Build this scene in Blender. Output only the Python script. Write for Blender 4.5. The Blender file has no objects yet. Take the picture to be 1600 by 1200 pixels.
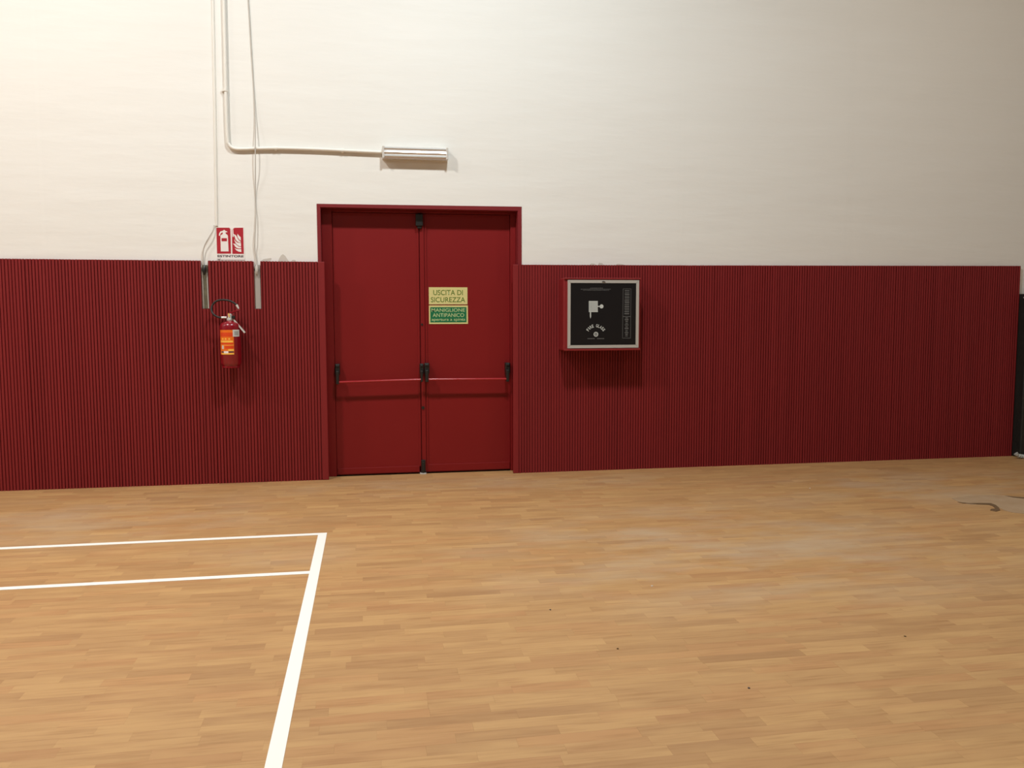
import bpy, bmesh, math, random
from mathutils import Vector, Matrix
random.seed(7)
C = bpy.context.scene.collection

# ------------------------------------------------------------------ camera
S = 0.9
YAW, PITCH, ROLL, FPX = 0.1685, 0.085, -0.0022, 1305.28
CAM = Vector((0, -7.6217 * S, 1.5 * S))
_cy, _sy, _cp, _sp = math.cos(YAW), math.sin(YAW), math.cos(PITCH), math.sin(PITCH)
FWD = Vector((_sy * _cp, _cy * _cp, -_sp))
_r0 = Vector((_cy, -_sy, 0)); _u0 = _r0.cross(FWD)
RGT = math.cos(ROLL) * _r0 + math.sin(ROLL) * _u0
UPV = -math.sin(ROLL) * _r0 + math.cos(ROLL) * _u0
cam_data = bpy.data.cameras.new('camera')
cam = bpy.data.objects.new('camera', cam_data); C.objects.link(cam)
cam_data.sensor_width = 36; cam_data.lens = FPX / 1600 * 36
cam_data.clip_start = 0.05
m = Matrix((RGT, UPV, -FWD)).transposed().to_4x4(); m.translation = CAM
cam.matrix_world = m
bpy.context.scene.camera = cam

def ray(px, py): return FWD + RGT * ((px - 800) / FPX) + UPV * ((600 - py) / FPX)
def W(px, py, Y=0.0):                       # photo pixel -> point on the vertical plane at depth Y
    d = ray(px, py); return CAM + d * ((Y - CAM.y) / d.y)
def F(px, py, Z=0.0):                       # photo pixel -> point on the floor
    d = ray(px, py); return CAM + d * ((Z - CAM.z) / d.z)
def depth(p): return (p - CAM).dot(FWD)
def pix(p):
    d = p - CAM; z = d.dot(FWD)
    return 800 + FPX * d.dot(RGT) / z, 600 - FPX * d.dot(UPV) / z

# ------------------------------------------------------------------ light
vs = bpy.context.scene.view_settings
vs.view_transform = 'Standard'; vs.look = 'None'; vs.gamma = 1.0; vs.use_curve_mapping = False
vs.exposure = -0.04
world = bpy.data.worlds.new('world'); bpy.context.scene.world = world
world.use_nodes = True
world.node_tree.nodes['Background'].inputs[0].default_value = (0.85, 0.85, 0.85, 1)
world.node_tree.nodes['Background'].inputs[1].default_value = 0.02
LAMP_Z = 5.9
LAMPS = [(-6.8, -2.9, 190, 'W'), (-2.7, -2.9, 215, 'W'), (0.9, -2.9, 196, 'C'), (5.0, -2.9, 54, 'O'), (-5.2, -9.0, 60, 'W'), (-1.0, -9.0, 60, 'W')]  # dim right-hand lamp is unseen, added to lighten that end of the wall
TONE = {'W': (0.965, 0.925, 0.86), 'C': (0.90, 0.99, 1.0), 'O': (1.0, 0.89, 0.73)}      # warm and cool hall lamps; orange for the added fill lamp
for lx, ly, pw, tone in LAMPS:
    ld = bpy.data.lights.new('hall_and_fill_light', 'AREA'); ld.shape = 'DISK'; ld.size = 0.42
    ld.energy = pw; ld.color = TONE[tone]
    lo = bpy.data.objects.new('hall_and_fill_light', ld); C.objects.link(lo); lo.location = (lx, ly, LAMP_Z)

# ------------------------------------------------------------------ helpers
WL = {}                                       # world location of every object
def _finish(name, me, mat, parent, origin):
    o = bpy.data.objects.new(name, me); C.objects.link(o)
    if mat: me.materials.append(mat)
    if parent is not None:
        o.parent = parent; o.location = origin - WL[parent.name]
    else: o.location = origin
    WL[o.name] = origin.copy()
    return o
def obj(name, bm, mat, parent=None, smooth=False):
    n = len(bm.verts)
    lo = Vector((min(v.co[i] for v in bm.verts) for i in range(3))); hi = Vector((max(v.co[i] for v in bm.verts) for i in range(3)))
    c = (lo + hi) / 2
    if parent is None: c.z = lo.z
    for v in bm.verts: v.co -= c
    me = bpy.data.meshes.new(name); bm.to_mesh(me); bm.free()
    if smooth:
        for p in me.polygons: p.use_smooth = True
        me.set_sharp_from_angle(angle=0.65)
    return _finish(name, me, mat, parent, c)
def thing(name, loc, label, cat, group=None):
    o = bpy.data.objects.new(name, None); C.objects.link(o); o.location = loc; o.empty_display_size = 0.1
    WL[o.name] = Vector(loc); tag(o, label, cat, group); return o
def tag(o, label, cat=None, group=None):
    o['label'] = label
    if cat: o['category'] = cat
    if group: o['group'] = group
    return o
def struct(o, label=None, cat=None):
    o['kind'] = 'structure'
    if label: o['label'] = label
    if cat: o['category'] = cat
    return o
def B(): return bmesh.new()
def box(bm, a, b, bev=0.0, seg=2):
    lo = Vector((min(a[i], b[i]) for i in range(3))); hi = Vector((max(a[i], b[i]) for i in range(3)))
    vs_ = [bm.verts.new((x, y, z)) for x in (lo.x, hi.x) for y in (lo.y, hi.y) for z in (lo.z, hi.z)]
    fs = [bm.faces.new([vs_[i] for i in q]) for q in ((0, 1, 3, 2), (4, 6, 7, 5), (0, 4, 5, 1), (2, 3, 7, 6), (0, 2, 6, 4), (1, 5, 7, 3))]
    if bev:
        es = list({e for f in fs for e in f.edges})
        bmesh.ops.bevel(bm, geom=es, offset=bev, segments=seg, affect='EDGES', profile=0.5)
    return bm
def hexa(bm, front, y_back):
    """front: four points of a face (any y); prism back to y_back"""
    f = [bm.verts.new(p) for p in front]; k = [bm.verts.new((p[0], y_back, p[2])) for p in front]
    n = len(front)
    bm.faces.new(f); bm.faces.new(k[::-1])
    for i in range(n): bm.faces.new((f[i], k[i], k[(i + 1) % n], f[(i + 1) % n]))
    bmesh.ops.recalc_face_normals(bm, faces=bm.faces)
    return bm
def prism_z(bm, pts, z0, z1):
    a = [bm.verts.new((p[0], p[1], z0)) for p in pts]; b = [bm.verts.new((p[0], p[1], z1)) for p in pts]
    bm.faces.new(a[::-1]); bm.faces.new(b)
    n = len(pts)
    for i in range(n): bm.faces.new((a[i], a[(i + 1) % n], b[(i + 1) % n], b[i]))
    bmesh.ops.recalc_face_normals(bm, faces=bm.faces); return bm
def smooth_path(pts, n=8):
    pts = [Vector(p) for p in pts]; out = []
    for i in range(len(pts) - 1):
        p0 = pts[max(i - 1, 0)]; p1 = pts[i]; p2 = pts[i + 1]; p3 = pts[min(i + 2, len(pts) - 1)]
        for k in range(n):
            t = k / n
            out.append(0.5 * ((2 * p1) + (p2 - p0) * t + (2 * p0 - 5 * p1 + 4 * p2 - p3) * t * t + (3 * p1 - p0 - 3 * p2 + p3) * t ** 3))
    out.append(pts[-1]); return out
def tube(bm, pts, r, n=10):
    pts = [Vector(p) for p in pts]; rings = []; ref = Vector((0.31, 0.83, 0.46)).normalized()
    rr = r if isinstance(r, (list, tuple)) else [r] * len(pts)
    for i, p in enumerate(pts):
        t = (pts[min(i + 1, len(pts) - 1)] - pts[max(i - 1, 0)]).normalized()
        a = t.cross(ref).normalized(); b = t.cross(a)
        rings.append([bm.verts.new(p + (a * math.cos(2 * math.pi * k / n) + b * math.sin(2 * math.pi * k / n)) * rr[i]) for k in range(n)])
    for i in range(len(rings) - 1):
        for k in range(n): bm.faces.new((rings[i][k], rings[i][(k + 1) % n], rings[i + 1][(k + 1) % n], rings[i + 1][k]))
    bm.faces.new(rings[0][::-1]); bm.faces.new(rings[-1])
    bmesh.ops.recalc_face_normals(bm, faces=bm.faces); return bm
def lathe(bm, c, prof, n=40):
    rings = []
    for r, z in prof: rings.append([bm.verts.new((c[0] + r * math.cos(2 * math.pi * k / n), c[1] + r * math.sin(2 * math.pi * k / n), z)) for k in range(n)])
    for i in range(len(rings) - 1):
        for k in range(n): bm.faces.new((rings[i][k], rings[i][(k + 1) % n], rings[i + 1][(k + 1) % n], rings[i + 1][k]))
    bm.faces.new(rings[0][::-1]); bm.faces.new(rings[-1])
    bmesh.ops.recalc_face_normals(bm, faces=bm.faces); return bm
def disc_y(bm, c, r, y0, y1, n=24, r_in=0):
    a = [(c[0] + r * math.cos(2 * math.pi * k / n), c[2] + r * math.sin(2 * math.pi * k / n)) for k in range(n)]
    if not r_in: return hexa(bm, [(x, y0, z) for x, z in a], y1)
    b = [(c[0] + r_in * math.cos(2 * math.pi * k / n), c[2] + r_in * math.sin(2 * math.pi * k / n)) for k in range(n)]
    A = [bm.verts.new((x, y0, z)) for x, z in a]; Bv = [bm.verts.new((x, y0, z)) for x, z in b]
    for k in range(n): bm.faces.new((A[k], A[(k + 1) % n], Bv[(k + 1) % n], Bv[k]))
    return bm
def text(name, s, cx, cz, w, h, y, mat, parent, bold=0.0, rot=0.0):
    """lettering standing in the wall plane, centred on (cx, cz), fitted to w x h"""
    cu = bpy.data.curves.new(name, 'FONT'); cu.body = s; cu.align_x = 'CENTER'; cu.offset = bold; cu.extrude = 0.0
    t = bpy.data.objects.new(name, cu); C.objects.link(t)
    dg = bpy.context.evaluated_depsgraph_get(); dg.update()
    me = bpy.data.meshes.new_from_object(t.evaluated_get(dg))
    bpy.data.objects.remove(t); bpy.data.curves.remove(cu)
    xs = [v.co.x for v in me.vertices]; ys = [v.co.y for v in me.vertices]
    x0, x1, y0, y1 = min(xs), max(xs), min(ys), max(ys)
    c = Vector((cx, y, cz)); cr, sr = math.cos(rot), math.sin(rot)
    for v in me.vertices:
        a = (v.co.x - (x0 + x1) / 2) / (x1 - x0) * w; b = (v.co.y - (y0 + y1) / 2) / (y1 - y0) * h
        v.co = (a * cr - b * sr, 0, a * sr + b * cr)
    return _finish(name, me, mat, parent, c)

# ------------------------------------------------------------------ materials
def mat(name, col, rough=0.5, metal=0.0, spec=0.5, noise=None, bump=None, coat=0.0, trans=0.0):
    """noise = (scale xyz, amount, second colour); bump = (scale xyz, strength, distance)"""
    M = bpy.data.materials.new(name); M.use_nodes = True; nt = M.node_tree; p = nt.nodes['Principled BSDF']
    p.inputs['Base Color'].default_value = (*col, 1); p.inputs['Roughness'].default_value = rough
    p.inputs['Metallic'].default_value = metal; p.inputs['Specular IOR Level'].default_value = spec
    p.inputs['Coat Weight'].default_value = coat; p.inputs['Transmission Weight'].default_value = trans
    def tex(sc, detail=5):
        g = nt.nodes.new('ShaderNodeNewGeometry'); mp = nt.nodes.new('ShaderNodeMapping'); nz = nt.nodes.new('ShaderNodeTexNoise')
        mp.inputs['Scale'].default_value = sc; nz.inputs['Scale'].default_value = 1; nz.inputs['Detail'].default_value = detail
        nt.links.new(g.outputs['Position'], mp.inputs['Vector']); nt.links.new(mp.outputs[0], nz.inputs['Vector']); return nz
    if noise:
        nz = tex(noise[0]); rp = nt.nodes.new('ShaderNodeMapRange'); mx = nt.nodes.new('ShaderNodeMix'); mx.data_type = 'RGBA'
        rp.inputs['From Min'].default_value = 0.3; rp.inputs['From Max'].default_value = 0.7; rp.inputs['To Max'].default_value = noise[1]
        nt.links.new(nz.outputs[0], rp.inputs[0]); nt.links.new(rp.outputs[0], mx.inputs[0])
        mx.inputs[6].default_value = (*col, 1); mx.inputs[7].default_value = (*noise[2], 1)
        nt.links.new(mx.outputs[2], p.inputs['Base Color'])
    if bump:
        nz = tex(bump[0], 6); bp = nt.nodes.new('ShaderNodeBump')
        bp.inputs['Strength'].default_value = bump[1]; bp.inputs['Distance'].default_value = bump[2]
        nt.links.new(nz.outputs[0], bp.inputs['Height']); nt.links.new(bp.outputs[0], p.inputs['Normal'])
    return M
M = {}
M['plaster'] = mat('white_plaster', (0.83, 0.818, 0.785), 0.6, spec=0.3, noise=((0.7, 0.7, 2.2), 0.5, (0.79, 0.776, 0.74)), bump=((1.2, 1.2, 6), 0.3, 0.02))
def plaster_joints(Mt, xs):
    nt = Mt.node_tree; N = nt.nodes; L = nt.links
    bp = [n for n in N if n.type == 'BUMP'][0]; src = bp.inputs['Height'].links[0].from_socket
    g = N.new('ShaderNodeNewGeometry'); sp = N.new('ShaderNodeSeparateXYZ'); L.new(g.outputs['Position'], sp.inputs[0])
    for x in xs:
        a = N.new('ShaderNodeMath'); a.operation = 'SUBTRACT'; L.new(sp.outputs[0], a.inputs[0]); a.inputs[1].default_value = x
        m_ = N.new('ShaderNodeMapRange'); m_.interpolation_type = 'SMOOTHSTEP'; L.new(a.outputs[0], m_.inputs[0])
        m_.inputs[1].default_value = -0.02; m_.inputs[2].default_value = 0.02; m_.inputs[3].default_value = 0; m_.inputs[4].default_value = -0.12
        q = N.new('ShaderNodeMath'); q.operation = 'ADD'; L.new(src, q.inputs[0]); L.new(m_.outputs[0], q.inputs[1]); src = q.outputs[0]
    L.new(src, bp.inputs['Height'])
plaster_joints(M['plaster'], [W(u, 200, 0.03).x for u in (60, 815, 1066, 1330)])
M['hallwall'] = mat('hall_wall', (0.40, 0.39, 0.37), 0.7)
M['ceiling'] = mat('hall_ceiling', (0.26, 0.25, 0.24), 0.8)
M['red'] = mat('red_cladding_paint', (0.226, 0.0172, 0.0188), 0.55, spec=0.25, noise=((9, 9, 0.7), 0.7, (0.19, 0.0145, 0.0158)), bump=((60, 60, 12), 0.25, 0.003))
M['groove'] = mat('red_groove_paint', (0.15, 0.010, 0.012), 0.7, spec=0.2)
M['redcase'] = mat('red_casing_paint', (0.20, 0.015, 0.019), 0.5, spec=0.35, bump=((14, 14, 14), 0.3, 0.006))
M['reddoor'] = mat('red_door_enamel', (0.21, 0.0075, 0.0085), 0.45, spec=0.3, noise=((1.5, 1.5, 1.5), 0.6, (0.19, 0.0065, 0.0075)))
M['redbar'] = mat('red_bar_enamel', (0.36, 0.012, 0.018), 0.22, spec=0.6)
M['black'] = mat('black_plastic', (0.012, 0.012, 0.011), 0.4)
M['blackvinyl'] = mat('black_vinyl', (0.012, 0.014, 0.012), 0.45, bump=((7, 7, 5), 0.5, 0.03))
M['chrome'] = mat('brushed_metal', (0.72, 0.71, 0.68), 0.3, metal=0.4)
M['alu'] = mat('matt_aluminium', (0.50, 0.475, 0.44), 0.5, metal=0.15)
M['barlight'] = mat('galvanised_bar', (0.42, 0.39, 0.36), 0.5, metal=0.2)
M['bardark'] = mat('tarnished_bar', (0.17, 0.15, 0.095), 0.6, metal=0.2, noise=((30, 30, 30), 0.8, (0.08, 0.07, 0.045)))
M['cord'] = mat('grey_cord', (0.50, 0.47, 0.43), 0.8)
M['conduit'] = mat('white_conduit', (0.80, 0.775, 0.72), 0.4)
M['glass'] = mat('clear_diffuser', (0.95, 0.95, 0.95), 0.08, trans=0.0)
M['reflector'] = mat('reflector_metal', (0.72, 0.715, 0.71), 0.24, metal=0.55)
M['lampbody'] = mat('lamp_housing', (0.62, 0.59, 0.55), 0.4)
M['tubew'] = mat('unlit_tube', (0.85, 0.85, 0.83), 0.25)
M['signwhite'] = mat('sign_white', (0.84, 0.80, 0.77), 0.4)
M['signred'] = mat('sign_red', (0.42, 0.016, 0.03), 0.4)
M['ink'] = mat('sign_black_ink', (0.06, 0.05, 0.06), 0.5)
M['cream'] = mat('sign_luminescent_cream', (0.67, 0.61, 0.26), 0.4)
M['green'] = mat('sign_green', (0.006, 0.155, 0.06), 0.4)
M['greentext'] = mat('sign_green_ink', (0.085, 0.17, 0.02), 0.4)
M['greenpale'] = mat('sign_pale_print', (0.50, 0.62, 0.30), 0.4)
M['extred'] = mat('extinguisher_red', (0.23, 0.004, 0.012), 0.2, spec=0.5, coat=0.25)
M['orange'] = mat('label_orange', (0.82, 0.17, 0.01), 0.4)
M['orangered'] = mat('label_red_orange', (0.72, 0.06, 0.008), 0.4)
M['yellow'] = mat('label_yellow', (0.95, 0.52, 0.08), 0.4)
M['tagwhite'] = mat('tag_white', (0.62, 0.63, 0.60), 0.5)
M['taggrey'] = mat('tag_grey_print', (0.36, 0.37, 0.36), 0.5)
M['rubber'] = mat('hose_rubber', (0.014, 0.010, 0.010), 0.5)
M['cabred'] = mat('cabinet_red', (0.23, 0.016, 0.018), 0.4, spec=0.4)
M['panel'] = mat('black_glass_sheet', (0.010, 0.009, 0.010), 0.28, spec=0.4)
M['print'] = mat('panel_white_print', (0.55, 0.58, 0.56), 0.5)
M['printdim'] = mat('panel_grey_print', (0.10, 0.10, 0.10), 0.5)
M['line'] = mat('white_line_paint', (0.86, 0.84, 0.80), 0.5, spec=0.3)
M['chip'] = mat('bare_plaster_chip', (0.60, 0.565, 0.51), 0.8)
M['film'] = mat('crumpled_white_film', (0.42, 0.43, 0.40), 0.4, bump=((30, 30, 30), 0.8, 0.02))
M['under'] = mat('torn_vinyl_backing', (0.40, 0.275, 0.17), 0.8, noise=((9, 9, 9), 0.9, (0.34, 0.215, 0.115)))
M['gap'] = mat('dark_joint', (0.13, 0.07, 0.028), 0.9)
M['floorbase'] = mat('floor_underlay', (0.30, 0.17, 0.07), 0.8)

def plank_material():
    Mt = bpy.data.materials.new('floor_strip_vinyl'); Mt.use_nodes = True; nt = Mt.node_tree; N = nt.nodes; L = nt.links
    p = N['Principled BSDF']
    g = N.new('ShaderNodeNewGeometry'); at = N.new('ShaderNodeAttribute'); at.attribute_name = 'tint'
    sep = N.new('ShaderNodeSeparateColor'); L.new(at.outputs['Color'], sep.inputs[0])
    # grain, shifted per strip
    off = N.new('ShaderNodeVectorMath'); off.operation = 'MULTIPLY_ADD'
    L.new(at.outputs['Color'], off.inputs[0]); off.inputs[1].default_value = (17, 31, 43); L.new(g.outputs['Position'], off.inputs[2])
    mp = N.new('ShaderNodeMapping'); mp.inputs['Scale'].default_value = (5, 75, 1); L.new(off.outputs[0], mp.inputs[0])
    nz = N.new('ShaderNodeTexNoise'); nz.inputs['Scale'].default_value = 1; nz.inputs['Detail'].default_value = 5; L.new(mp.outputs[0], nz.inputs[0])
    mp2 = N.new('ShaderNodeMapping'); mp2.inputs['Scale'].default_value = (2.2, 9, 1); L.new(off.outputs[0], mp2.inputs[0])
    nz2 = N.new('ShaderNodeTexNoise'); nz2.inputs['Scale'].default_value = 1; nz2.inputs['Detail'].default_value = 3; L.new(mp2.outputs[0], nz2.inputs[0])
    def mix(a, b, fac):
        x = N.new('ShaderNodeMix'); x.data_type = 'RGBA'
        for s, i in ((a, 6), (b, 7)):
            if isinstance(s, tuple): x.inputs[i].default_value = (*s, 1)
            else: L.new(s, x.inputs[i])
        if isinstance(fac, float): x.inputs[0].default_value = fac
        else: L.new(fac, x.inputs[0])
        return x.outputs[2]
    def rng(s, a, b, c, d, interp='LINEAR'):
        x = N.new('ShaderNodeMapRange'); x.interpolation_type = interp
        L.new(s, x.inputs[0])
        for i, v in enumerate((a, b, c, d)): x.inputs[1 + i].default_value = v
        return x.outputs[0]
    base = mix((0.375, 0.200, 0.083), (0.50, 0.288, 0.119), sep.outputs[0])
    base = mix(base, (0.455, 0.225, 0.092), rng(sep.outputs[1], 0.55, 1, 0, 0.6))
    base = mix(base, (0.30, 0.14, 0.05), rng(nz.outputs[0], 0.47, 0.78, 0, 0.7))
    base = mix(base, (0.56, 0.335, 0.14), rng(nz2.outputs[0], 0.46, 0.72, 0, 0.6))
    # dusty scuffs: patches with a shape of their own, and a paler area at far left
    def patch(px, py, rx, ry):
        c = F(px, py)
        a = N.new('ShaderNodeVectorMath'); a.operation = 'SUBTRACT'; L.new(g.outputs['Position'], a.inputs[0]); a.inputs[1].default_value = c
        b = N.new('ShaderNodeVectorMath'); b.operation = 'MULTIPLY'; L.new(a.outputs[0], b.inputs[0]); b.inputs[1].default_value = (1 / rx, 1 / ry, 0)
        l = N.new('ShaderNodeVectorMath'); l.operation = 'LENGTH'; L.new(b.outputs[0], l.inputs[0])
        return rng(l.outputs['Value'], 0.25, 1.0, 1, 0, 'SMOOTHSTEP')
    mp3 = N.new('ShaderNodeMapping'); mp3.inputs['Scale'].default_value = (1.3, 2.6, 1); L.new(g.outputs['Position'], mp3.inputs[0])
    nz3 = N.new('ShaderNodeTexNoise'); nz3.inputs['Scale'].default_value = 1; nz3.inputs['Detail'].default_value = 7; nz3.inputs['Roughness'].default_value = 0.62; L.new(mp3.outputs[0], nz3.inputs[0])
    dust_and_pale = rng(nz3.outputs[0], 0.42, 0.72, 0, 0.75)
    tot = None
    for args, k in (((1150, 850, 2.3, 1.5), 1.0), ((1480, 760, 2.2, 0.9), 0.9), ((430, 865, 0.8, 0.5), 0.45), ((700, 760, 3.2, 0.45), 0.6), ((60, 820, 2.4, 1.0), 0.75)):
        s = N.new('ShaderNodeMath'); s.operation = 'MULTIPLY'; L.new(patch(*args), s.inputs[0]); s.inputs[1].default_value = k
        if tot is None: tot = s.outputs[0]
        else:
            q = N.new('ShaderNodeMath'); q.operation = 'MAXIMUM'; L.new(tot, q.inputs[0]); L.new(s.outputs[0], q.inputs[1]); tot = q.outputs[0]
    q = N.new('ShaderNodeMath'); q.operation = 'MULTIPLY'; L.new(tot, q.inputs[0]); L.new(dust_and_pale, q.inputs[1])
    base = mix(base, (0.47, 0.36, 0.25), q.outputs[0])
    L.new(base, p.inputs['Base Color'])
    p.inputs['Roughness'].default_value = 0.5; p.inputs['Specular IOR Level'].default_value = 0.45
    return Mt
M['plank'] = plank_material()

# ------------------------------------------------------------------ room shell
TP = 0.03                                     # cladding stands 30 mm off the plaster; its face is the plane y = 0
XL, XR, YF, ZC = -8.6, 7.3, -12.5, 6.6
DL = W(503.5, 480, TP).x; DR = W(809.5, 480, TP).x; DT = W(656, 326.5, TP).z     # door opening
floor = struct(obj('floor', box(B(), (XL, YF, -0.12), (XR, 0.5, -0.004)), M['floorbase']), 'wood-strip sports floor with white court lines')
bm = B(); box(bm, (XL, TP, 0), (DL, 0.4, ZC)); box(bm, (DR, TP, 0), (XR, 0.4, ZC)); box(bm, (DL, TP, DT), (DR, 0.4, ZC))
wall_back = struct(obj('wall_back', bm, M['plaster']), 'white plastered hall wall above ribbed red cladding')
struct(obj('wall_left', box(B(), (XL - 0.2, YF, 0), (XL, 0.4, ZC)), M['hallwall']))
struct(obj('wall_right', box(B(), (XR, YF, 0), (XR + 0.2, 0.4, ZC)), M['hallwall']))
struct(obj('wall_front', box(B(), (XL - 0.2, YF - 0.2, 0), (XR + 0.2, YF, ZC)), M['hallwall']))
struct(obj('ceiling', box(B(), (XL - 0.2, YF - 0.2, ZC), (XR + 0.2, 0.4, ZC + 0.2)), M['ceiling']))

# floor strips -------------------------------------------------------
SW = 0.062
rows = int((0.5 - (-9.0)) / SW) + 1
planks = []
for r in range(rows):
    y1 = 0.0 - r * SW; y0 = y1 - SW
    if r == 0: y1 = 0.13
    x = XL + random.uniform(-0.4, 0)
    while x < XR:
        ln = random.choice((0.22, 0.29, 0.36, 0.43)) * random.uniform(0.92, 1.08)
        a, b = max(x, XL), min(x + ln, XR)
        if b - a > 0.03: planks.append((a, b, y0, y1))
        x += ln
def plank_geo(bm, a, b, y0, y1, tint, layer):
    g = 0.00012; z = random.uniform(-0.00008, 0.0)
    n0 = len(bm.faces)
    box(bm, (a + g, y0 + g, -0.004), (b - g, y1 - g, z)); bm.faces.ensure_lookup_table()
    for f in bm.faces[n0:]:
        for l in f.loops: l[layer] = tint
def shown(pl):
    c = Vector(((pl[0] + pl[1]) / 2, (pl[2] + pl[3]) / 2, 0)); d = depth(c)
    if d < 0.5: return 0
    u, v = pix(c)
    return (pl[1] - pl[0]) / d ** 3 if 5 < u < 1595 and v < 1196 else 0
rank = sorted(planks, key=shown, reverse=True)
near = set(rank[:300])
rest = B(); lay = rest.loops.layers.float_color.new('tint')
for pl in planks:
    tint = (min(1, max(0, random.gauss(0.5, 0.21))), random.random(), random.random(), 1)
    if pl in near:
        b1 = B(); l1 = b1.loops.layers.float_color.new('tint'); plank_geo(b1, *pl, tint, l1)
        obj('floor_strip', b1, M['plank'], floor)
    else: plank_geo(rest, *pl, tint, lay)
ro = obj('floor_strips', rest, M['plank'], floor); ro['kind'] = 'stuff'

# court lines ----------------------------------------------------------
def floor_poly(name, pts, z, mt, parent, th=0.0012):
    return obj(name, prism_z(B(), [(p.x, p.y) for p in pts], z - th, z), mt, parent)
xr = F(511, 832.5).x; xl = F(497, 837).x - 0.001; yo = F(250, 844.3).y; yo2 = yo - (xr - xl) * 0.9; yi2 = F(250, 909).y; yi = yi2 + (xr - xl) * 0.9
V3 = lambda x, y: Vector((x, y, 0))
tag(floor_poly('court_line', [V3(xl, YF + 1), V3(xr, YF + 1), V3(xr, yo), V3(xl, yo)], 0.0014, M['line'], floor), 'white court line running towards the viewer')
tag(floor_poly('court_line', [V3(XL + 1, yo2), V3(xl, yo2), V3(xl, yo), V3(XL + 1, yo)], 0.0014, M['line'], floor), 'white court line nearest the wall')
tag(floor_poly('court_line', [V3(XL + 1, yi2), V3(xl, yi2), V3(xl, yi), V3(XL + 1, yi)], 0.0014, M['line'], floor), 'white court line second from the wall')

# torn floor covering by the right-hand end -----------------------------
tp = [(1487, 779), (1500, 776.5), (1525, 774), (1552, 773.5), (1575, 775), (1600, 779), (1640, 783), (1660, 806), (1600, 803), (1582, 801), (1570, 798), (1560, 793), (1548, 789), (1532, 788), (1518, 788.5), (1502, 786)]
tag(floor_poly('torn_patch', [F(*q) for q in tp], 0.0022, M['under'], floor, 0.002), 'pale torn patch of the floor covering')
tag(floor_poly('tear_gap', [F(*q) for q in [(1496, 785), (1515, 786.6), (1530, 786.4), (1548, 786.6), (1556, 789.5), (1560, 793), (1563, 797.5), (1556, 799.5), (1547, 797.5), (1549, 795.5), (1556, 795), (1551, 791), (1545, 789), (1525, 788.2), (1505, 786.8)]], 0.003, M['gap'], floor, 0.0028), 'dark crack along the torn floor covering')
tag(floor_poly('tear_gap', [F(*q) for q in [(1570, 775), (1585, 776.5), (1600, 777.5), (1625, 781), (1600, 779.5), (1584, 778)]], 0.003, M['gap'], floor, 0.0028), 'dark crack along the torn floor covering')

# ribbed red cladding ---------------------------------------------------
H = 1.9551 * S - 0.004
PITCH_R = 0.0235
def top_z(x):                                  # the top edge is not quite straight
    u = pix(Vector((x, 0, H)))[0]
    pts = [(-400, 402), (0, 404), (235, 406.3), (508, 409), (640, 411), (811, 413.5), (1100, 414.6), (1596, 415.5), (1800, 416)]
    for (a, ya), (b, yb) in zip(pts, pts[1:]):
        if u <= b: v = ya + (yb - ya) * (u - a) / (b - a); break
    return W(u, v).z
def notch(x0, x1, zb): return (x0, x1, zb)
NT = [(W(313.8, 440).x, W(324.5, 440).x + 0.004, W(320, 482.5).z), (W(396.5, 440).x, W(407.5, 440).x, W(403, 482.5).z)]
def panel(x0, x1):
    bm = B(); x = x0 + 0.0012; e = x1 - 0.0012
    n = max(1, round((e - x) / PITCH_R)); w = (e - x) / n
    # backing board, cut around the notches
    cuts = sorted([(max(a, x), min(b, e), z) for a, b, z in NT if a < e and b > x])
    zt = top_z((x0 + x1) / 2) - 0.002; cur = x
    for a, b, z in cuts:
        box(bm, (cur, 0.013, 0), (a, TP, zt)); box(bm, (a, 0.013, 0), (b, TP, z)); cur = b
    box(bm, (cur, 0.013, 0), (e, TP, zt))
    for i in range(n):
        gw = 0.0055 * random.uniform(0.75, 1.45); a = x + i * w + gw / 2; b = x + (i + 1) * w - gw / 2; yf = random.uniform(0, 0.0012)
        def rib(a, b, zt):
            c = 0.0030
            prism_z(bm, [(a, 0.0135), (a, yf + c), (a + c * 0.4, yf + c * 0.3), (a + c * 1.2, yf), (b - c * 1.2, yf), (b - c * 0.4, yf + c * 0.3), (b, yf + c), (b, 0.0135)], 0, zt)
        t = top_z((a + b) / 2); segs = [(a, b, t)]
        for na, nb, nz in NT:
            new = []
            for sa, sb, st in segs:
                if nb <= sa or na >= sb: new.append((sa, sb, st)); continue
                if na > sa + 0.007: new.append((sa, na, st))
                if nb < sb - 0.007: new.append((nb, sb, st))
                new.append((max(sa, na), min(sb, nb), nz))
            segs = new
        for s in segs:
            if s[1] - s[0] > 0.0076: rib(*s)
    return obj('cladding_panel', bm, M['red'], wall_back)
XA = W(500, 580).x; XA2 = W(510.5, 580).x      # left field ends in a smooth edge strip
XB1 = W(802, 580).x; XB = W(810.5, 580).x
XE = 6.586 * S
edgesL = [XL + 0.001]
s0 = W(48, 600).x; s1 = W(235, 600).x; dx = s1 - s0
xs = [s0]
while xs[0] - dx > XL + 0.2: xs.insert(0, xs[0] - dx)
edgesL += xs + [s1, W(336, 600).x + 0.0, XA]
for a, b in zip(edgesL, edgesL[1:]): panel(a, b)
edgesR = [XB]
while edgesR[-1] + dx < XE - 0.3: edgesR.append(edgesR[-1] + dx)
edgesR.append(XE)
for a, b in zip(edgesR, edgesR[1:]): panel(a, b)
for a, b in ((XA, XA2), (XB1, XB)):
    obj('edge_strip', box(B(), (a, -0.001, 0), (b, TP, top_z((a + b) / 2)), 0.004), M['red'], wall_back)
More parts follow.
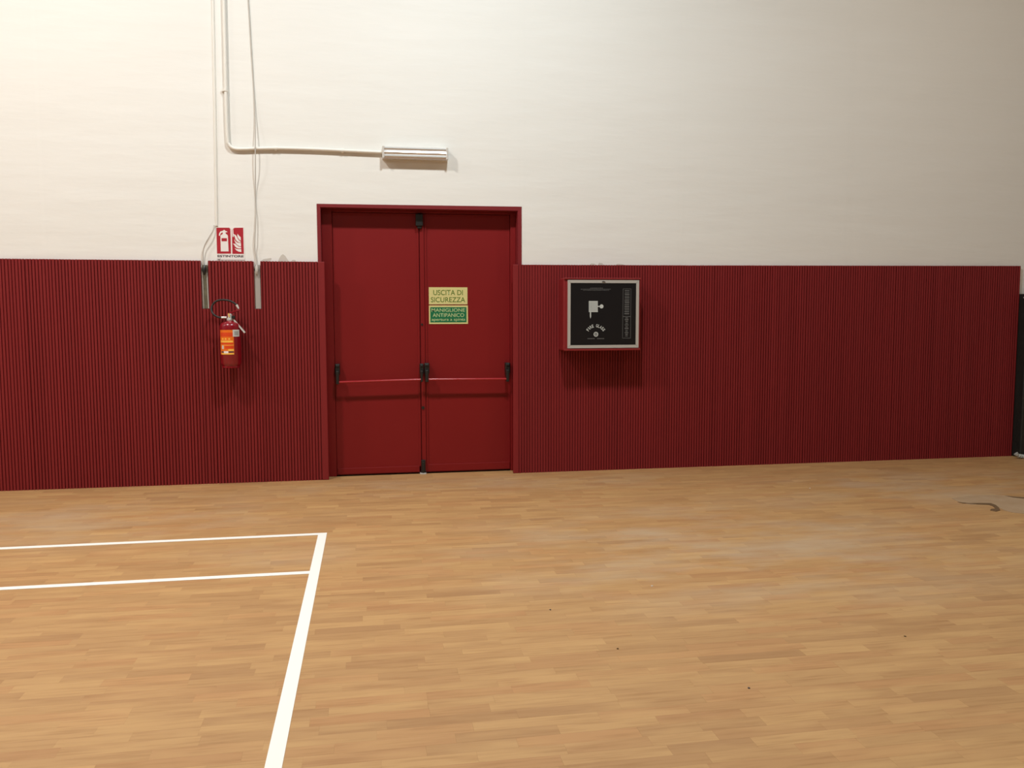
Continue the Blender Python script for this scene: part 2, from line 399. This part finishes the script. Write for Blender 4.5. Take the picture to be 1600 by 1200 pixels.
# chips where plaster shows above the cladding
def chip(pts): obj('plaster_chip', hexa(B(), [tuple(W(u, v, TP - 0.0008)) for u, v in pts], TP + 0.004), M['chip'], wall_back)
chip([(434, 409), (436, 404), (439, 399), (442, 397), (446, 400), (449, 405), (452, 409)])
chip([(408, 408), (411, 405), (417, 404), (424, 403), (424, 406), (418, 408)])
chip([(455, 409), (457, 406), (461, 406), (464, 409)])
chip([(921, 414), (924, 411.5), (929, 412), (931, 414)]); chip([(934, 414), (936, 410.5), (941, 411), (943, 414)]); chip([(961, 414), (965, 412), (972, 412.5), (976, 414)])

# ------------------------------------------------------------------ door
YD = 0.145                                      # face of the leaves
door = bpy.data.objects.new('door_1', None); C.objects.link(door); door.location = ((DL + DR) / 2, YD, 0); WL[door.name] = Vector(door.location); door.empty_display_size = 0.1
struct(door, 'red double emergency door with push bars', None)
oL = W(496.5, 400, TP).x; oR = W(815, 400, TP).x; oTl = W(497, 318.5, TP).z; oTr = W(815, 323, TP).z
bm = B()
yc = TP - 0.004
hexa(bm, [(oL, yc, 0), (DL, yc, 0), (DL, yc, DT), (oL, yc, oTl)], TP + 0.02)
hexa(bm, [(DR, yc, 0), (oR, yc, 0), (oR, yc, oTr), (DR, yc, DT)], TP + 0.02)
hexa(bm, [(DL, yc, DT), (DR, yc, DT), (oR, yc, oTr), (oL, yc, oTl)], TP + 0.02)
# reveal lining
box(bm, (DL - 0.02, TP + 0.002, 0), (DL + 0.003, 0.3, DT)); box(bm, (DR - 0.003, TP + 0.002, 0), (DR + 0.02, 0.3, DT)); box(bm, (DL, TP + 0.002, DT - 0.003), (DR, 0.3, DT + 0.02))
obj('casing', bm, M['redcase'], door)
LL = W(522, 500, YD).x; LM = W(657.6, 600, YD).x; LR = W(797, 600, YD).x; LT = W(656, 334, YD).z
bm = B(); yj = YD - 0.018
box(bm, (DL + 0.003, yj, 0), (LL - 0.002, 0.24, DT - 0.003), 0.003); box(bm, (LR + 0.002, yj, 0), (DR - 0.003, 0.24, DT - 0.003), 0.003)
box(bm, (LL - 0.002, yj, LT + 0.003), (LR + 0.002, 0.24, DT - 0.003), 0.003)
obj('door_frame', bm, M['reddoor'], door)
def leaf(a, b, side):
    lf = obj('door_leaf', box(B(), (a, YD, 0.008), (b, YD + 0.05, LT), 0.002), M['reddoor'], door)
    zb = 0.065 if side < 0 else 0.075
    obj('kick_rail', box(B(), (a + 0.006, YD - 0.006, 0.014), (b - 0.004, YD + 0.001, zb), 0.003), M['reddoor'], lf)
    return lf
leafL = leaf(LL, LM - 0.0015, -1); leafR = leaf(LM + 0.0015, LR, 1)
sx = W(667, 600, YD).x
obj('meeting_strip', box(B(), (LM - 0.006 + 0.009, YD - 0.012, 0.012), (sx - 0.012, YD + 0.001, LT - 0.004), 0.003), M['reddoor'], leafR)
obj('meeting_strip', box(B(), (sx - 0.008, YD - 0.007, 0.012), (sx + 0.008, YD + 0.001, LT - 0.004), 0.003), M['reddoor'], leafR)
obj('edge_strip', box(B(), (LM - 0.022, YD - 0.006, 0.012), (LM - 0.004, YD + 0.001, LT - 0.004), 0.003), M['reddoor'], leafL)
def wbox(name, u0, v0, u1, v1, y0, y1, mt, parent, bev=0.004):
    a = W(u0, v0, y0); b = W(u1, v1, y0)
    return obj(name, box(B(), (a.x, y0, a.z), (b.x, y1, b.z), bev), mt, parent)
def stack(name, rects, mt, parent, bev=0.004):
    bm = B()
    for u0, v0, u1, v1, y0, y1 in rects:
        a = W(u0, v0, y0); b = W(u1, v1, y0); box(bm, (a.x, y0, a.z), (b.x, y1, b.z), bev)
    return obj(name, bm, mt, parent)
stack('top_latch', [(649.5, 334, 661, 353, YD - 0.045, YD), (652, 350, 659, 357, YD - 0.035, YD)], M['black'], leafL, 0.005)
stack('bottom_bolt', [(658.5, 719, 665, 738, YD - 0.035, YD), (660, 722, 663.5, 741, YD - 0.045, YD - 0.03), (657.5, 736, 666, 740.5, YD - 0.03, YD)], M['black'], leafR, 0.003)
wbox('floor_keeper', 656.5, 739.5, 666.5, 742.5, YD - 0.05, YD - 0.008, M['alu'], door, 0.003)
bm = B(); c = W(661, 637, YD - 0.012); disc_y(bm, c, 0.013, YD - 0.019, YD - 0.01); obj('lock_cylinder', bm, M['black'], leafR)
bm = B(); c = W(659.3, 507, YD - 0.012); disc_y(bm, c, 0.009, YD - 0.017, YD - 0.01); obj('screw_cap', bm, M['black'], leafR)
# push bars: a black case at each end and a bar on arms between them
YB = YD - 0.085
def push_bar(lf, u0, v0, u1, v1):
    p = W(u0, v0, YB); q = W(u1, v1, YB)
    b = obj('push_bar', tube(B(), [p, p.lerp(q, 0.5), q], 0.0095, 14), M['redbar'], lf, True)
push_bar(leafL, 529.5, 597.3, 659, 593.2); push_bar(leafR, 668.5, 593, 793.5, 592.2)
def bar_case(lf, u0, u1, v0, v1):
    stack('bar_case', [(u0, v0, u1, v0 + 16, YD - 0.06, YD), (u0 + 0.8, v0 + 1.5, u1 - 0.8, v0 + 5, YD - 0.067, YD - 0.05), (u0 + 1.2, v0 + 11, u1 - 1.2, v1, YB - 0.013, YB + 0.03), (u0 + 1.2, v0 + 12, u1 - 1.2, v0 + 20, YB, YD)], M['black'], lf, 0.004)
bar_case(leafL, 523.5, 531, 569, 600.5); bar_case(leafL, 656, 662, 568.5, 597); bar_case(leafR, 663.3, 671, 567.5, 597); bar_case(leafR, 790, 797, 567, 596.5)

# signs on the door ----------------------------------------------------
def sign_plate(name, u0, v0, u1, v1, y, mt, label, cat):
    a = W(u0, v0, y); b = W(u1, v1, y)
    t = thing(name, ((a.x + b.x) / 2, y + 0.002, b.z), label, cat)
    obj('plate', box(B(), (a.x, y, a.z), (b.x, YD, b.z)), mt, t)
    return t
def wtext(s, u0, v0, u1, v1, y, mt, parent, bold=0.0, name='lettering', rot=0.0):
    a = W(u0, v0, y); b = W(u1, v1, y)
    return text(name, s, (a.x + b.x) / 2, (a.z + b.z) / 2, abs(b.x - a.x), abs(a.z - b.z), y, mt, parent, bold, rot)
ys = YD - 0.003
s = sign_plate('exit_sign', 669.9, 448.8, 730.5, 475.5, ys, M['cream'], 'cream sign with green capitals, upper of two on the red door', 'sign')
wtext('USCITA DI', 677, 453, 723.2, 461.2, ys - 0.0006, M['greentext'], s, 0.004)
wtext('SICUREZZA', 673.2, 464.3, 726.8, 472.2, ys - 0.0006, M['greentext'], s, 0.004)
s = sign_plate('push_bar_sign', 670.1, 477.2, 731.2, 506, ys, M['cream'], 'green sign with pale border, lower of two on the red door', 'sign')
a = W(672.2, 480, ys - 0.0006); b = W(729, 503.6, ys - 0.0006)
obj('green_field', box(B(), (a.x, ys - 0.0006, a.z), (b.x, ys + 0.001, b.z)), M['green'], s)
wtext('MANIGLIONE', 674.2, 481.8, 726.6, 487.2, ys - 0.0012, M['greenpale'], s, 0.004)
wtext('ANTIPANICO', 676, 489.5, 725.2, 495.2, ys - 0.0012, M['greenpale'], s, 0.004)
wtext('apertura a spinta', 674.4, 497.2, 727, 502.4, ys - 0.0012, M['greenpale'], s, 0.004)

# ------------------------------------------------------------------ extinguisher sign
yw = TP - 0.003
a = W(337.3, 353.8, yw); b = W(382.6, 406.2, yw)
es = thing('extinguisher_sign', ((a.x + b.x) / 2, yw, b.z), 'red and white pictogram sign above the fire extinguisher', 'sign')
obj('plate', box(B(), (a.x, yw, a.z), (b.x, TP, b.z)), M['signwhite'], es)
def wpoly(name, pts, y, mt, parent, th=0.0008):
    return obj(name, hexa(B(), [tuple(W(u, v, y)) for u, v in pts], y + th), mt, parent)
def es_pt(x, y): return 335 + x / 17.145, 345 + y / 17.145       # enlarged sketch units of the sign
y1 = yw - 0.0006; y2 = yw - 0.0012; y3 = yw - 0.0018
wpoly('red_field', [es_pt(*q) for q in [(52, 185), (395, 185), (428, 218), (445, 880), (72, 880)]], y1, M['signred'], es)
wpoly('red_field', [es_pt(*q) for q in [(468, 232), (500, 215), (540, 188), (770, 185), (788, 885), (482, 885)]], y1, M['signred'], es)
wpoly('extinguisher_pictogram', [es_pt(*q) for q in [(172, 820), (162, 400), (180, 380), (225, 350), (222, 310), (190, 320), (165, 345), (145, 405), (120, 395), (125, 340), (160, 285), (230, 265), (262, 240), (290, 265), (345, 290), (340, 310), (300, 305), (302, 345), (345, 375), (362, 405), (380, 820)]], y2, M['signwhite'], es)
wpoly('pictogram_label', [es_pt(*q) for q in [(190, 465), (335, 465), (337, 548), (192, 548)]], y3, M['signred'], es)
for fl in ([(478, 214), (502, 218), (512, 350), (516, 425), (500, 440), (486, 415)],
           [(620, 350), (660, 400), (705, 440), (707, 535), (660, 495), (625, 445), (612, 395)],
           [(505, 358), (565, 375), (600, 425), (625, 480), (665, 530), (707, 562), (707, 582), (655, 578), (600, 545), (560, 490), (545, 430)],
           [(530, 488), (565, 545), (610, 580), (660, 592), (710, 595), (712, 688), (660, 675), (610, 645), (568, 600), (542, 545)],
           [(492, 612), (560, 615), (600, 655), (650, 690), (716, 705), (718, 738), (650, 742), (590, 722), (550, 685), (530, 645)],
           [(540, 728), (590, 752), (650, 760), (718, 758), (722, 835), (650, 826), (590, 795)]):
    wpoly('flame_pictogram', [es_pt(*q) for q in fl], y2, M['signwhite'], es)
wtext('ESTINTORE', 339.8, 398.3, 380.8, 402.2, y1, M['ink'], es, 0.035)
wtext('N°', 340.5, 404, 345, 406.1, y1, M['ink'], es, 0.035)

# ------------------------------------------------------------------ conduits, cords, anchors
def path(pts, n=6): return smooth_path([W(*p) for p in pts], n)
t = thing('conduit', W(337.5, 356, TP - 0.01), 'white straight conduit running down to the red pictogram sign', 'conduit')
obj('pipe', tube(B(), [W(330.9, -60, TP - 0.001), W(332.5, 0, TP - 0.001), W(336.2, 200, TP - 0.001), W(338.6, 353, TP - 0.001)], 0.0115, 12), M['conduit'], t, True)
t = thing('conduit', W(352, 232, TP - 0.01), 'white bent conduit feeding the emergency light', 'conduit')
yp = TP - 0.018
obj('pipe', tube(B(), path([(349, -60, yp), (349.6, 0, yp), (351.5, 80, yp), (353.5, 170, yp), (355.5, 217, yp), (358, 226, yp), (364, 231.5, yp), (376, 233, yp), (400, 232.2, yp), (440, 231.8, yp), (500, 233.6, yp), (550, 236, yp), (600, 238.2, yp)], 6), 0.0125, 12), M['conduit'], t, True)
for u, v, hz in ((352.3, 141, 0), (431, 232, 1), (535, 235.5, 1)):
    c = W(u, v, yp); bm = B()
    if hz: tube(bm, [c - Vector((0.009, 0, 0)), c + Vector((0.009, 0, 0))], 0.0165, 14); box(bm, (c.x - 0.009, c.y, c.z - 0.016), (c.x + 0.009, TP, c.z + 0.016))
    else: tube(bm, [c - Vector((0, 0, 0.009)), c + Vector((0, 0, 0.009))], 0.0165, 14); box(bm, (c.x - 0.03, c.y, c.z - 0.009), (c.x + 0.016, TP, c.z + 0.009))
    obj('pipe_clip', bm, M['conduit'], t)
cd = obj('cord', tube(B(), path([(334.5, 352, TP - 0.012), (334, 358, TP - 0.02), (327, 370, TP - 0.03), (319.5, 384, TP - 0.025), (317.3, 396, TP - 0.02), (318.2, 414, TP - 0.012), (319.3, 421, 0.008)]), 0.004, 8), M['cord'], None, True)
tag(cd, 'short grey cord beside the red pictogram sign, tied to the dark bar', 'cord')
yk = TP - 0.038; ya = TP - 0.006
cd = obj('cord', tube(B(), path([(383, -60, ya), (388, 0, ya), (392.5, 75, ya), (396.5, 140, ya), (398.8, 190, ya - 0.012), (398.8, 225, yk), (399, 260, yk), (399, 310, ya), (399.8, 340, ya - 0.012), (398.2, 375, ya - 0.02), (398.4, 392, ya - 0.01), (401, 412, 0.012), (401.5, 421, 0.008)]), 0.0042, 8), M['cord'], None, True)
tag(cd, 'long grey cord hanging down the white wall to the pale bar', 'cord')
def anchor(u0, u1, ub0, ub1, v0, v1, mt, lab, cu, edges):
    yb = 0.012
    t = thing('rope_anchor', W((ub0 + ub1) / 2, v1, TP), lab, 'wall bracket')
    obj('bar', hexa(B(), [tuple(W(u0, v0, yb)), tuple(W(u1, v0, yb)), tuple(W(ub1, v1, yb)), tuple(W(ub0, v1, yb))], TP), mt, t)
    c = W(cu, 422, yb)
    bm = B(); disc_y(bm, c, 0.017, yb - 0.022, yb); obj('cleat', bm, M['black'], t)
    bm = B(); kp = smooth_path([W(cu + 0.3, 414, yb - 0.014), W(cu + 0.2, 418, yb - 0.017), c + Vector((0.003, -0.018, 0)), W(cu, 426, yb - 0.017), W(cu, 429.5, yb - 0.014)], 4); tube(bm, kp, [0.005 + 0.0085 * math.sin(math.pi * i_ / (len(kp) - 1)) for i_ in range(len(kp))], 12); obj('knot', bm, M['black'] if edges else M['cord'], t)
    if edges:
        for (p0, p1, q0, q1) in edges:
            obj('bar_edge', hexa(B(), [tuple(W(p0, v0 + 12, yb - 0.004)), tuple(W(p1, v0 + 12, yb - 0.004)), tuple(W(q1, v1, yb - 0.004)), tuple(W(q0, v1, yb - 0.004))], TP), M['alu'], t)
    return t
anchor(315.8, 323.6, 318.4, 326.8, 414, 482, M['bardark'], 'dark tarnished bar set in a notch of the cladding', 319.2, [(322.6, 324, 325.2, 326.8), (315.6, 316.6, 318.2, 319)])
anchor(397.6, 405.8, 400, 408, 414, 482.3, M['barlight'], 'pale grey bar set in a notch of the cladding', 401, None)

# ------------------------------------------------------------------ emergency light
yl = TP - 0.075
a = W(597, 227, yl); b = W(700.5, 250, yl); a2 = W(597, 226, yl); ar = W(701, 229, yl)
el = thing('emergency_light', ((a.x + b.x) / 2, TP, b.z), 'unlit tubular emergency light on the white wall above the door', 'lamp')
x0, x1 = a.x, b.x; zt, zb = a.z, b.z; zh = zt - zb; tilt = Vector((0, 0, 0))
obj('housing', box(B(), (x0, TP - 0.03, zb), (x1, TP, zt), 0.006), M['lampbody'], el)
def lamp_profile(bm, prof, xa, xb):
    A = [bm.verts.new((xa, y, z)) for y, z in prof]; Bq = [bm.verts.new((xb, y, z)) for y, z in prof]
    n = len(prof)
    for i in range(n - 1): bm.faces.new((A[i], Bq[i], Bq[i + 1], A[i + 1]))
    bm.faces.new(A); bm.faces.new(Bq[::-1]); bmesh.ops.recalc_face_normals(bm, faces=bm.faces)
    return bm
prof = [(TP - 0.03, zb + 0.002)]
for k in range(25):
    s_ = k / 24; z = zb + 0.003 + s_ * (zh - 0.006)
    y = yl + 0.012 - 0.012 * math.sin(math.pi * min(1, max(0, s_))) ** 0.5 + 0.0045 * math.cos(s_ * 2 * math.pi * 3)
    prof.append((y, z))
prof.append((TP - 0.03, zt - 0.002))
obj('ribbed_cover', lamp_profile(B(), prof, x0 + 0.016, x1 - 0.016), M['reflector'], el, False)
for xa in (x0, x1 - 0.018):
    obj('end_cap', box(B(), (xa, yl - 0.002, zb), (xa + 0.018, TP - 0.028, zt), 0.006), M['lampbody'], el)

# ------------------------------------------------------------------ fire extinguisher
RB = 0.078; ycn = -0.03 - RB
cx = W(360.6, 540, ycn).x
zb_ = W(360, 575, ycn - RB * 0.3).z; zt_ = W(360, 503, ycn).z
ext = thing('fire_extinguisher', (cx, ycn, zb_), 'red fire extinguisher with orange label hanging on the red cladding', 'extinguisher')
R = RB
prof = [(R * 0.80, zb_), (R * 0.86, zb_ + 0.004), (R * 0.86, zb_ + 0.018), (R * 0.93, zb_ + 0.024), (R, zb_ + 0.04), (R, zt_ - 0.042), (R * 0.985, zt_ - 0.030), (R * 0.90, zt_ - 0.014), (R * 0.72, zt_ - 0.004), (R * 0.40, zt_ + 0.004), (R * 0.30, zt_ + 0.008), (R * 0.28, zt_ + 0.016)]
body = obj('cylinder', lathe(B(), (cx, ycn), prof, 48), M['extred'], ext, True)
def wrap(name, u0, u1, v0, v1, mt, parent, dr=0.0008):
    """patch on the cylinder between two photo columns and rows"""
    def ang(u):
        lo_, hi_ = -math.pi, 0.0                       # left silhouette to right silhouette
        for _ in range(40):
            mid = (lo_ + hi_) / 2; p = Vector((cx + R * math.cos(mid), ycn + R * math.sin(mid), (zb_ + zt_) / 2))
            if pix(p)[0] < u: lo_ = mid
            else: hi_ = mid
        return lo_
    a0, a1 = ang(u0), ang(u1); z0 = W(360, v1, ycn - R).z; z1 = W(360, v0, ycn - R).z
    bm = B(); n = 12; rr = R + dr; cols = []
    for k in range(n + 1):
        t_ = a0 + (a1 - a0) * k / n
        cols.append([bm.verts.new((cx + q * math.cos(t_), ycn + q * math.sin(t_), z)) for q, z in ((rr, z0), (rr, z1), (R - 0.001, z1), (R - 0.001, z0))])
    for k in range(n):
        for j in range(4): bm.faces.new((cols[k][j], cols[k + 1][j], cols[k + 1][(j + 1) % 4], cols[k][(j + 1) % 4]))
    bm.faces.new(cols[0]); bm.faces.new(cols[-1][::-1]); bmesh.ops.recalc_face_normals(bm, faces=bm.faces)
    return obj(name, bm, mt, parent, False)
lab = wrap('label', 344.9, 365.6, 515.6, 554, M['orange'], ext)
tag(lab, 'orange instruction label')
wrap('label_band', 345.4, 364.2, 519.5, 526, M['orangered'], lab, 0.0012)
wrap('label_band', 345.5, 364.6, 535.8, 538.6, M['orangered'], lab, 0.0012)
wrap('label_band', 351.5, 365, 540.5, 545, M['orangered'], lab, 0.0012)
wrap('label_stripe', 345.5, 364.2, 532.2, 535, M['yellow'], lab, 0.0012)
for u in (347.2, 351.6, 357.2): wrap('label_symbol', u, u + 2.6, 528.5, 530.8, M['yellow'], lab, 0.0012)
wrap('label_symbol', 347, 349.5, 540, 545.5, M['tagwhite'], lab, 0.0012)
wrap('label_stripe', 345.8, 365.3, 538.8, 539.5, M['yellow'], lab, 0.0012)
wrap('label_stripe', 356.5, 365.2, 545.5, 548.5, M['yellow'], lab, 0.0012)
wrap('label_stripe', 346, 365.4, 551.8, 554, M['yellow'], lab, 0.0012)
wrap('label_block', 346.2, 349.5, 549, 551, M['ink'], lab, 0.0012); wrap('label_block', 357, 365, 549, 551, M['ink'], lab, 0.0012); wrap('label_block', 349.7, 356.5, 548.6, 552, M['signwhite'], lab, 0.0012)
tg = wrap('inspection_sticker', 364.2, 374.2, 515.3, 526, M['tagwhite'], ext, 0.0016); tag(tg, 'pale grey inspection sticker')
wrap('sticker_print', 366.5, 372.6, 517.5, 524, M['taggrey'], tg, 0.002)
zv = zt_ + 0.014
bm = B(); lathe(bm, (cx, ycn), [(0.020, zv - 0.006), (0.024, zv - 0.003), (0.024, zv + 0.012), (0.017, zv + 0.016), (0.015, zv + 0.030), (0.017, zv + 0.032), (0.017, zv + 0.046), (0.010, zv + 0.050)], 24)
valve = obj('valve', bm, M['chrome'], ext, False)
yv = ycn
obj('outlet', tube(B(), [W(354, 496.3, yv), W(349, 496.2, yv), W(346, 496.4, yv)], 0.009, 12), M['chrome'], valve, True)
bm = B(); c = Vector((cx + 0.028, ycn - 0.02, zv + 0.022)); disc_y(bm, c, 0.013, ycn - 0.028, ycn - 0.008); obj('pressure_gauge', bm, M['black'], valve)
hose = obj('hose', tube(B(), smooth_path([W(*p) for p in [(347.5, 496.4, yv), (341, 495.6, yv), (334, 491.5, yv), (330.6, 485, yv + 0.01), (331.6, 477.5, yv + 0.02), (337.5, 471, yv + 0.02), (346, 468.6, yv + 0.01), (356, 469.4, yv), (364, 472.4, yv), (370, 476.6, yv)]], 8), 0.0078, 12), M['rubber'], ext, True)
obj('nozzle', tube(B(), [W(369.5, 476.2, yv), W(371, 479, yv), W(372.8, 482.5, yv)], [0.0095, 0.0085, 0.006], 12), M['tagwhite'], hose, True)
obj('squeeze_lever', tube(B(), [W(357.5, 491.2, yv), W(365, 487.2, yv - 0.01), W(371, 485.3, yv - 0.02), W(376, 484, yv - 0.02)], [0.006, 0.006, 0.006, 0.005], 8), M['extred'], ext, True)
obj('safety_pin', tube(B(), [W(358.6, 495.5, yv - 0.02), W(357.6, 492, yv - 0.02), W(356.6, 489.8, yv - 0.02)], 0.0045, 8), M['yellow'], ext, True)
bm = B(); p, q = W(365, 499.5, yv - 0.02), W(382.4, 520, yv - 0.05)
d = (q - p).normalized(); nrm = Vector((d.z, 0, -d.x)) * 0.0055
hexa(bm, [tuple(p - nrm), tuple(q - nrm), tuple(q + nrm), tuple(p + nrm)], p.y + 0.004)
obj('carry_handle', bm, M['alu'], ext)
bm = B(); box(bm, (cx - 0.02, ycn + R - 0.004, zt_ - 0.10), (cx + 0.02, 0.002, zt_ - 0.02), 0.004); obj('wall_bracket', bm, M['black'], ext)

# ------------------------------------------------------------------ hose cabinet
DC = 0.17
a = W(880.5, 434, -DC); b = W(1000.3, 547.2, -DC)
cab = thing('fire_hose_cabinet', ((a.x + b.x) / 2, 0, b.z), 'red wall cabinet with a black glazed front beside the red door', 'cabinet')
XW0, XW1, ZW1, ZW0 = a.x, b.x, a.z, b.z
bm = B(); box(bm, (XW0, -DC, ZW0), (XW1, 0.0, ZW1), 0.012, 3)
body = obj('body', bm, M['cabred'], cab)
wa = W(886.7, 437.3, -DC); wb = W(997.3, 543.2, -DC)
# raised lip above and below
obj('lip', box(B(), (XW0 + 0.004, -DC - 0.012, ZW1 - 0.012), (XW1 - 0.002, -DC + 0.004, ZW1 - 0.0005), 0.003), M['cabred'], body)
obj('lip', box(B(), (XW0 + 0.004, -DC - 0.012, ZW0 + 0.0005), (XW1 - 0.002, -DC + 0.004, ZW0 + 0.016), 0.003), M['cabred'], body)
fw = 0.0255; X0, X1, Z1, Z0 = wa.x, wb.x, wa.z, wb.z; yf = -DC - 0.008
fr = obj('glazing_panel', box(B(), (X0 + 0.006, -DC - 0.003, Z0 + 0.006), (X1 - 0.006, -DC, Z1 - 0.006)), M['panel'], cab); tag(fr, 'black glazing panel with white print')
for pts in ([(X0, Z1), (X1, Z1), (X1 - fw, Z1 - fw), (X0 + fw, Z1 - fw)], [(X0, Z0), (X0 + fw, Z0 + fw), (X1 - fw, Z0 + fw), (X1, Z0)],
            [(X0, Z0), (X0, Z1), (X0 + fw, Z1 - fw), (X0 + fw, Z0 + fw)], [(X1, Z0), (X1 - fw, Z0 + fw), (X1 - fw, Z1 - fw), (X1, Z1)]):
    g = 0.0007; mx = sum(p[0] for p in pts) / 4; mz = sum(p[1] for p in pts) / 4
    obj('frame_bar', hexa(B(), [(x + (g if x < mx else -g), yf, z + (g if z < mz else -g)) for x, z in pts], -DC + 0.001), M['alu'], cab)
bm = B(); c = W(943, 440.2, yf); tube(bm, [c + Vector((-0.012, -0.002, 0.0)), c + Vector((0, -0.004, 0.003)), c + Vector((0.014, -0.002, -0.003))], 0.003, 8); obj('latch', bm, M['ink'], cab)
yp_ = -DC - 0.0036
def cp(x, y): return 880 + x / 9.2308, 425 + y / 9.2308          # enlarged sketch units of the front
for k in range(9):                                                # hose reel: a bundle of upright turns
    x = 370 + k * 14.6
    wpoly('reel_turn', [cp(x, 418), cp(x + 11.2, 418), cp(x + 11.2, 578), cp(x, 578)], yp_, M['print'], fr)
wpoly('reel_band', [cp(370, 420), cp(500, 420), cp(500, 428), cp(370, 428)], yp_ - 0.0002, M['print'], fr); wpoly('reel_band', [cp(370, 566), cp(500, 566), cp(500, 576), cp(370, 576)], yp_ - 0.0002, M['print'], fr)
wpoly('reel_axle', [cp(500, 488), cp(530, 490), cp(530, 504), cp(500, 504)], yp_, M['print'], fr)
bm = B(); c = W(*cp(553, 496), yp_); disc_y(bm, c, 0.0165, yp_, yp_ + 0.001); obj('reel_handle', bm, M['print'], fr)
wpoly('reel_nozzle', [cp(386, 578), cp(402, 578), cp(403, 640), cp(394, 672), cp(385, 640)], yp_, M['print'], fr)
cc = cp(470, 905); ra = 135
word = 'FIRE GLASS'
for i, ch in enumerate(word):
    if ch == ' ': continue
    th = math.radians(58 - i * (116 / 9)); ux, uy = 470 - ra * math.sin(th), 905 - ra * math.cos(th) * 0.97
    w_ = (10 if ch == 'I' else 24); c = W(*cp(ux, uy), yp_); sc = (W(*cp(1, 0), yp_) - W(*cp(0, 0), yp_)).length
    text('lettering', ch, c.x, c.z, w_ * sc, 44 * sc, yp_, M['print'], fr, 0.02, th)
bm = B(); c = W(*cp(472, 898), yp_); disc_y(bm, c, 34 * sc, yp_, 0, 28, 22 * sc); disc_y(bm, c + Vector((0, 0, 0)), 14 * sc, yp_, 0, 20, 8 * sc); obj('emblem', bm, M['print'], fr)
for x0_, x1_, y_, hh in ((350, 455, 961, 7), (490, 592, 961, 7)):
    for k in range(9):
        xa = x0_ + (x1_ - x0_) * k / 9; wpoly('fine_print', [cp(xa, y_ - hh), cp(xa + 9, y_ - hh), cp(xa + 9, y_ + hh), cp(xa, y_ + hh)], yp_, M['printdim'], fr)
for x0_, x1_, y_, hh, n in ((390, 575, 232, 5, 14), (255, 690, 248, 5, 30), (290, 665, 263, 5, 26)):
    bm = B()
    for k in range(n):
        xa = x0_ + (x1_ - x0_) * k / n; wd = (x1_ - x0_) / n * random.uniform(0.45, 0.8)
        hexa(bm, [tuple(W(*cp(*q), yp_)) for q in ((xa, y_ - hh), (xa + wd, y_ - hh), (xa + wd, y_ + hh), (xa, y_ + hh))], yp_ + 0.0005)
    obj('fine_print', bm, M['printdim'], fr)
for q in ([(862, 240), (868, 240), (858, 955), (852, 955)], [(976, 245), (981, 245), (974, 955), (968, 955)], [(862, 240), (981, 240), (981, 246), (862, 246)], [(852, 950), (972, 950), (972, 957), (852, 957)], [(858, 637), (968, 637), (968, 648), (858, 648)]):
    wpoly('print_border', [cp(*p_) for p_ in q], yp_, M['printdim'], fr)
# column of turned lettering, too small to read
yy = 262
while yy < 935:
    if 600 < yy < 655: yy = 655; continue
    hgt = random.choice((10, 14, 20)); half = 36 if yy < 600 else random.choice((18, 28))
    xm = 922 - (yy - 262) * 0.014
    wpoly('turned_print', [cp(xm - half, yy), cp(xm + half, yy), cp(xm + half * random.uniform(0.8, 1), yy + hgt), cp(xm - half * random.uniform(0.8, 1), yy + hgt)], yp_, M['printdim'], fr)
    yy += hgt + random.choice((7, 9, 12))

# ------------------------------------------------------------------ black mat at the far right end
xm0 = XE + 0.0008; xm1 = 6.7; ztop = W(1597, 459, -0.05).z
mt_ = thing('crash_mat', ((xm0 + xm1) / 2, -0.04, 0), 'black upright mat standing against the wall at the far right', 'mat')
bm = B(); box(bm, (xm0, -0.10, 0.0), (xm1, TP - 0.003, ztop), 0.012, 3); obj('pad', bm, M['blackvinyl'], mt_)
bm = B(); tube(bm, smooth_path([(xm0 + 0.0, -0.06, ztop - 0.05), (xm0 + 0.04, -0.08, ztop - 0.01), (xm0 + 0.10, -0.07, ztop + 0.01), (xm0 + 0.2, -0.06, ztop + 0.02)], 5), 0.022, 10); obj('tie_strap', bm, M['taggrey'], mt_, True)
bm = B(); pts = smooth_path([(xm0 - 0.075, -0.128, 0.05), (xm0 - 0.055, -0.135, 0.03), (xm0 + 0.0, -0.135, 0.018), (xm0 + 0.08, -0.13, 0.02), (xm0 + 0.3, -0.128, 0.016)], 6)
tube(bm, pts, [0.022 * random.uniform(0.6, 1.0) for _ in pts], 8)
fl = obj('plastic_film', bm, M['film'], None, True); tag(fl, 'crumpled white plastic film on the floor at the foot of the black mat', 'plastic film')
for v in fl.data.vertices: v.co.z = max(v.co.z, 0.0) 

# ------------------------------------------------------------------ crumbs left on the floor
for u, v, mt2, lab_, grp in ((1170.5, 1075.5, 'ink', 'dark', 0), (1414, 994.5, 'gap', 'dark', 0), (965, 1014, 'gap', 'dark', 0), (860, 953, 'ink', 'dark', 0), (1019, 916, 'signwhite', 'white', 1), (1265.5, 763, 'signwhite', 'white', 1)):
    c = F(u, v); rr = 0.005; pts = [(c.x + rr * random.uniform(0.6, 1.1) * math.cos(k * math.pi / 3.5), c.y + rr * random.uniform(0.6, 1.1) * math.sin(k * math.pi / 3.5)) for k in range(7)]
    cr = obj('crumb', prism_z(B(), pts, 0.0, 0.003), M[mt2])
    tag(cr, 'tiny %s crumb lying on the bare wooden floor' % lab_, 'crumb', '%s crumbs on the floor' % lab_)
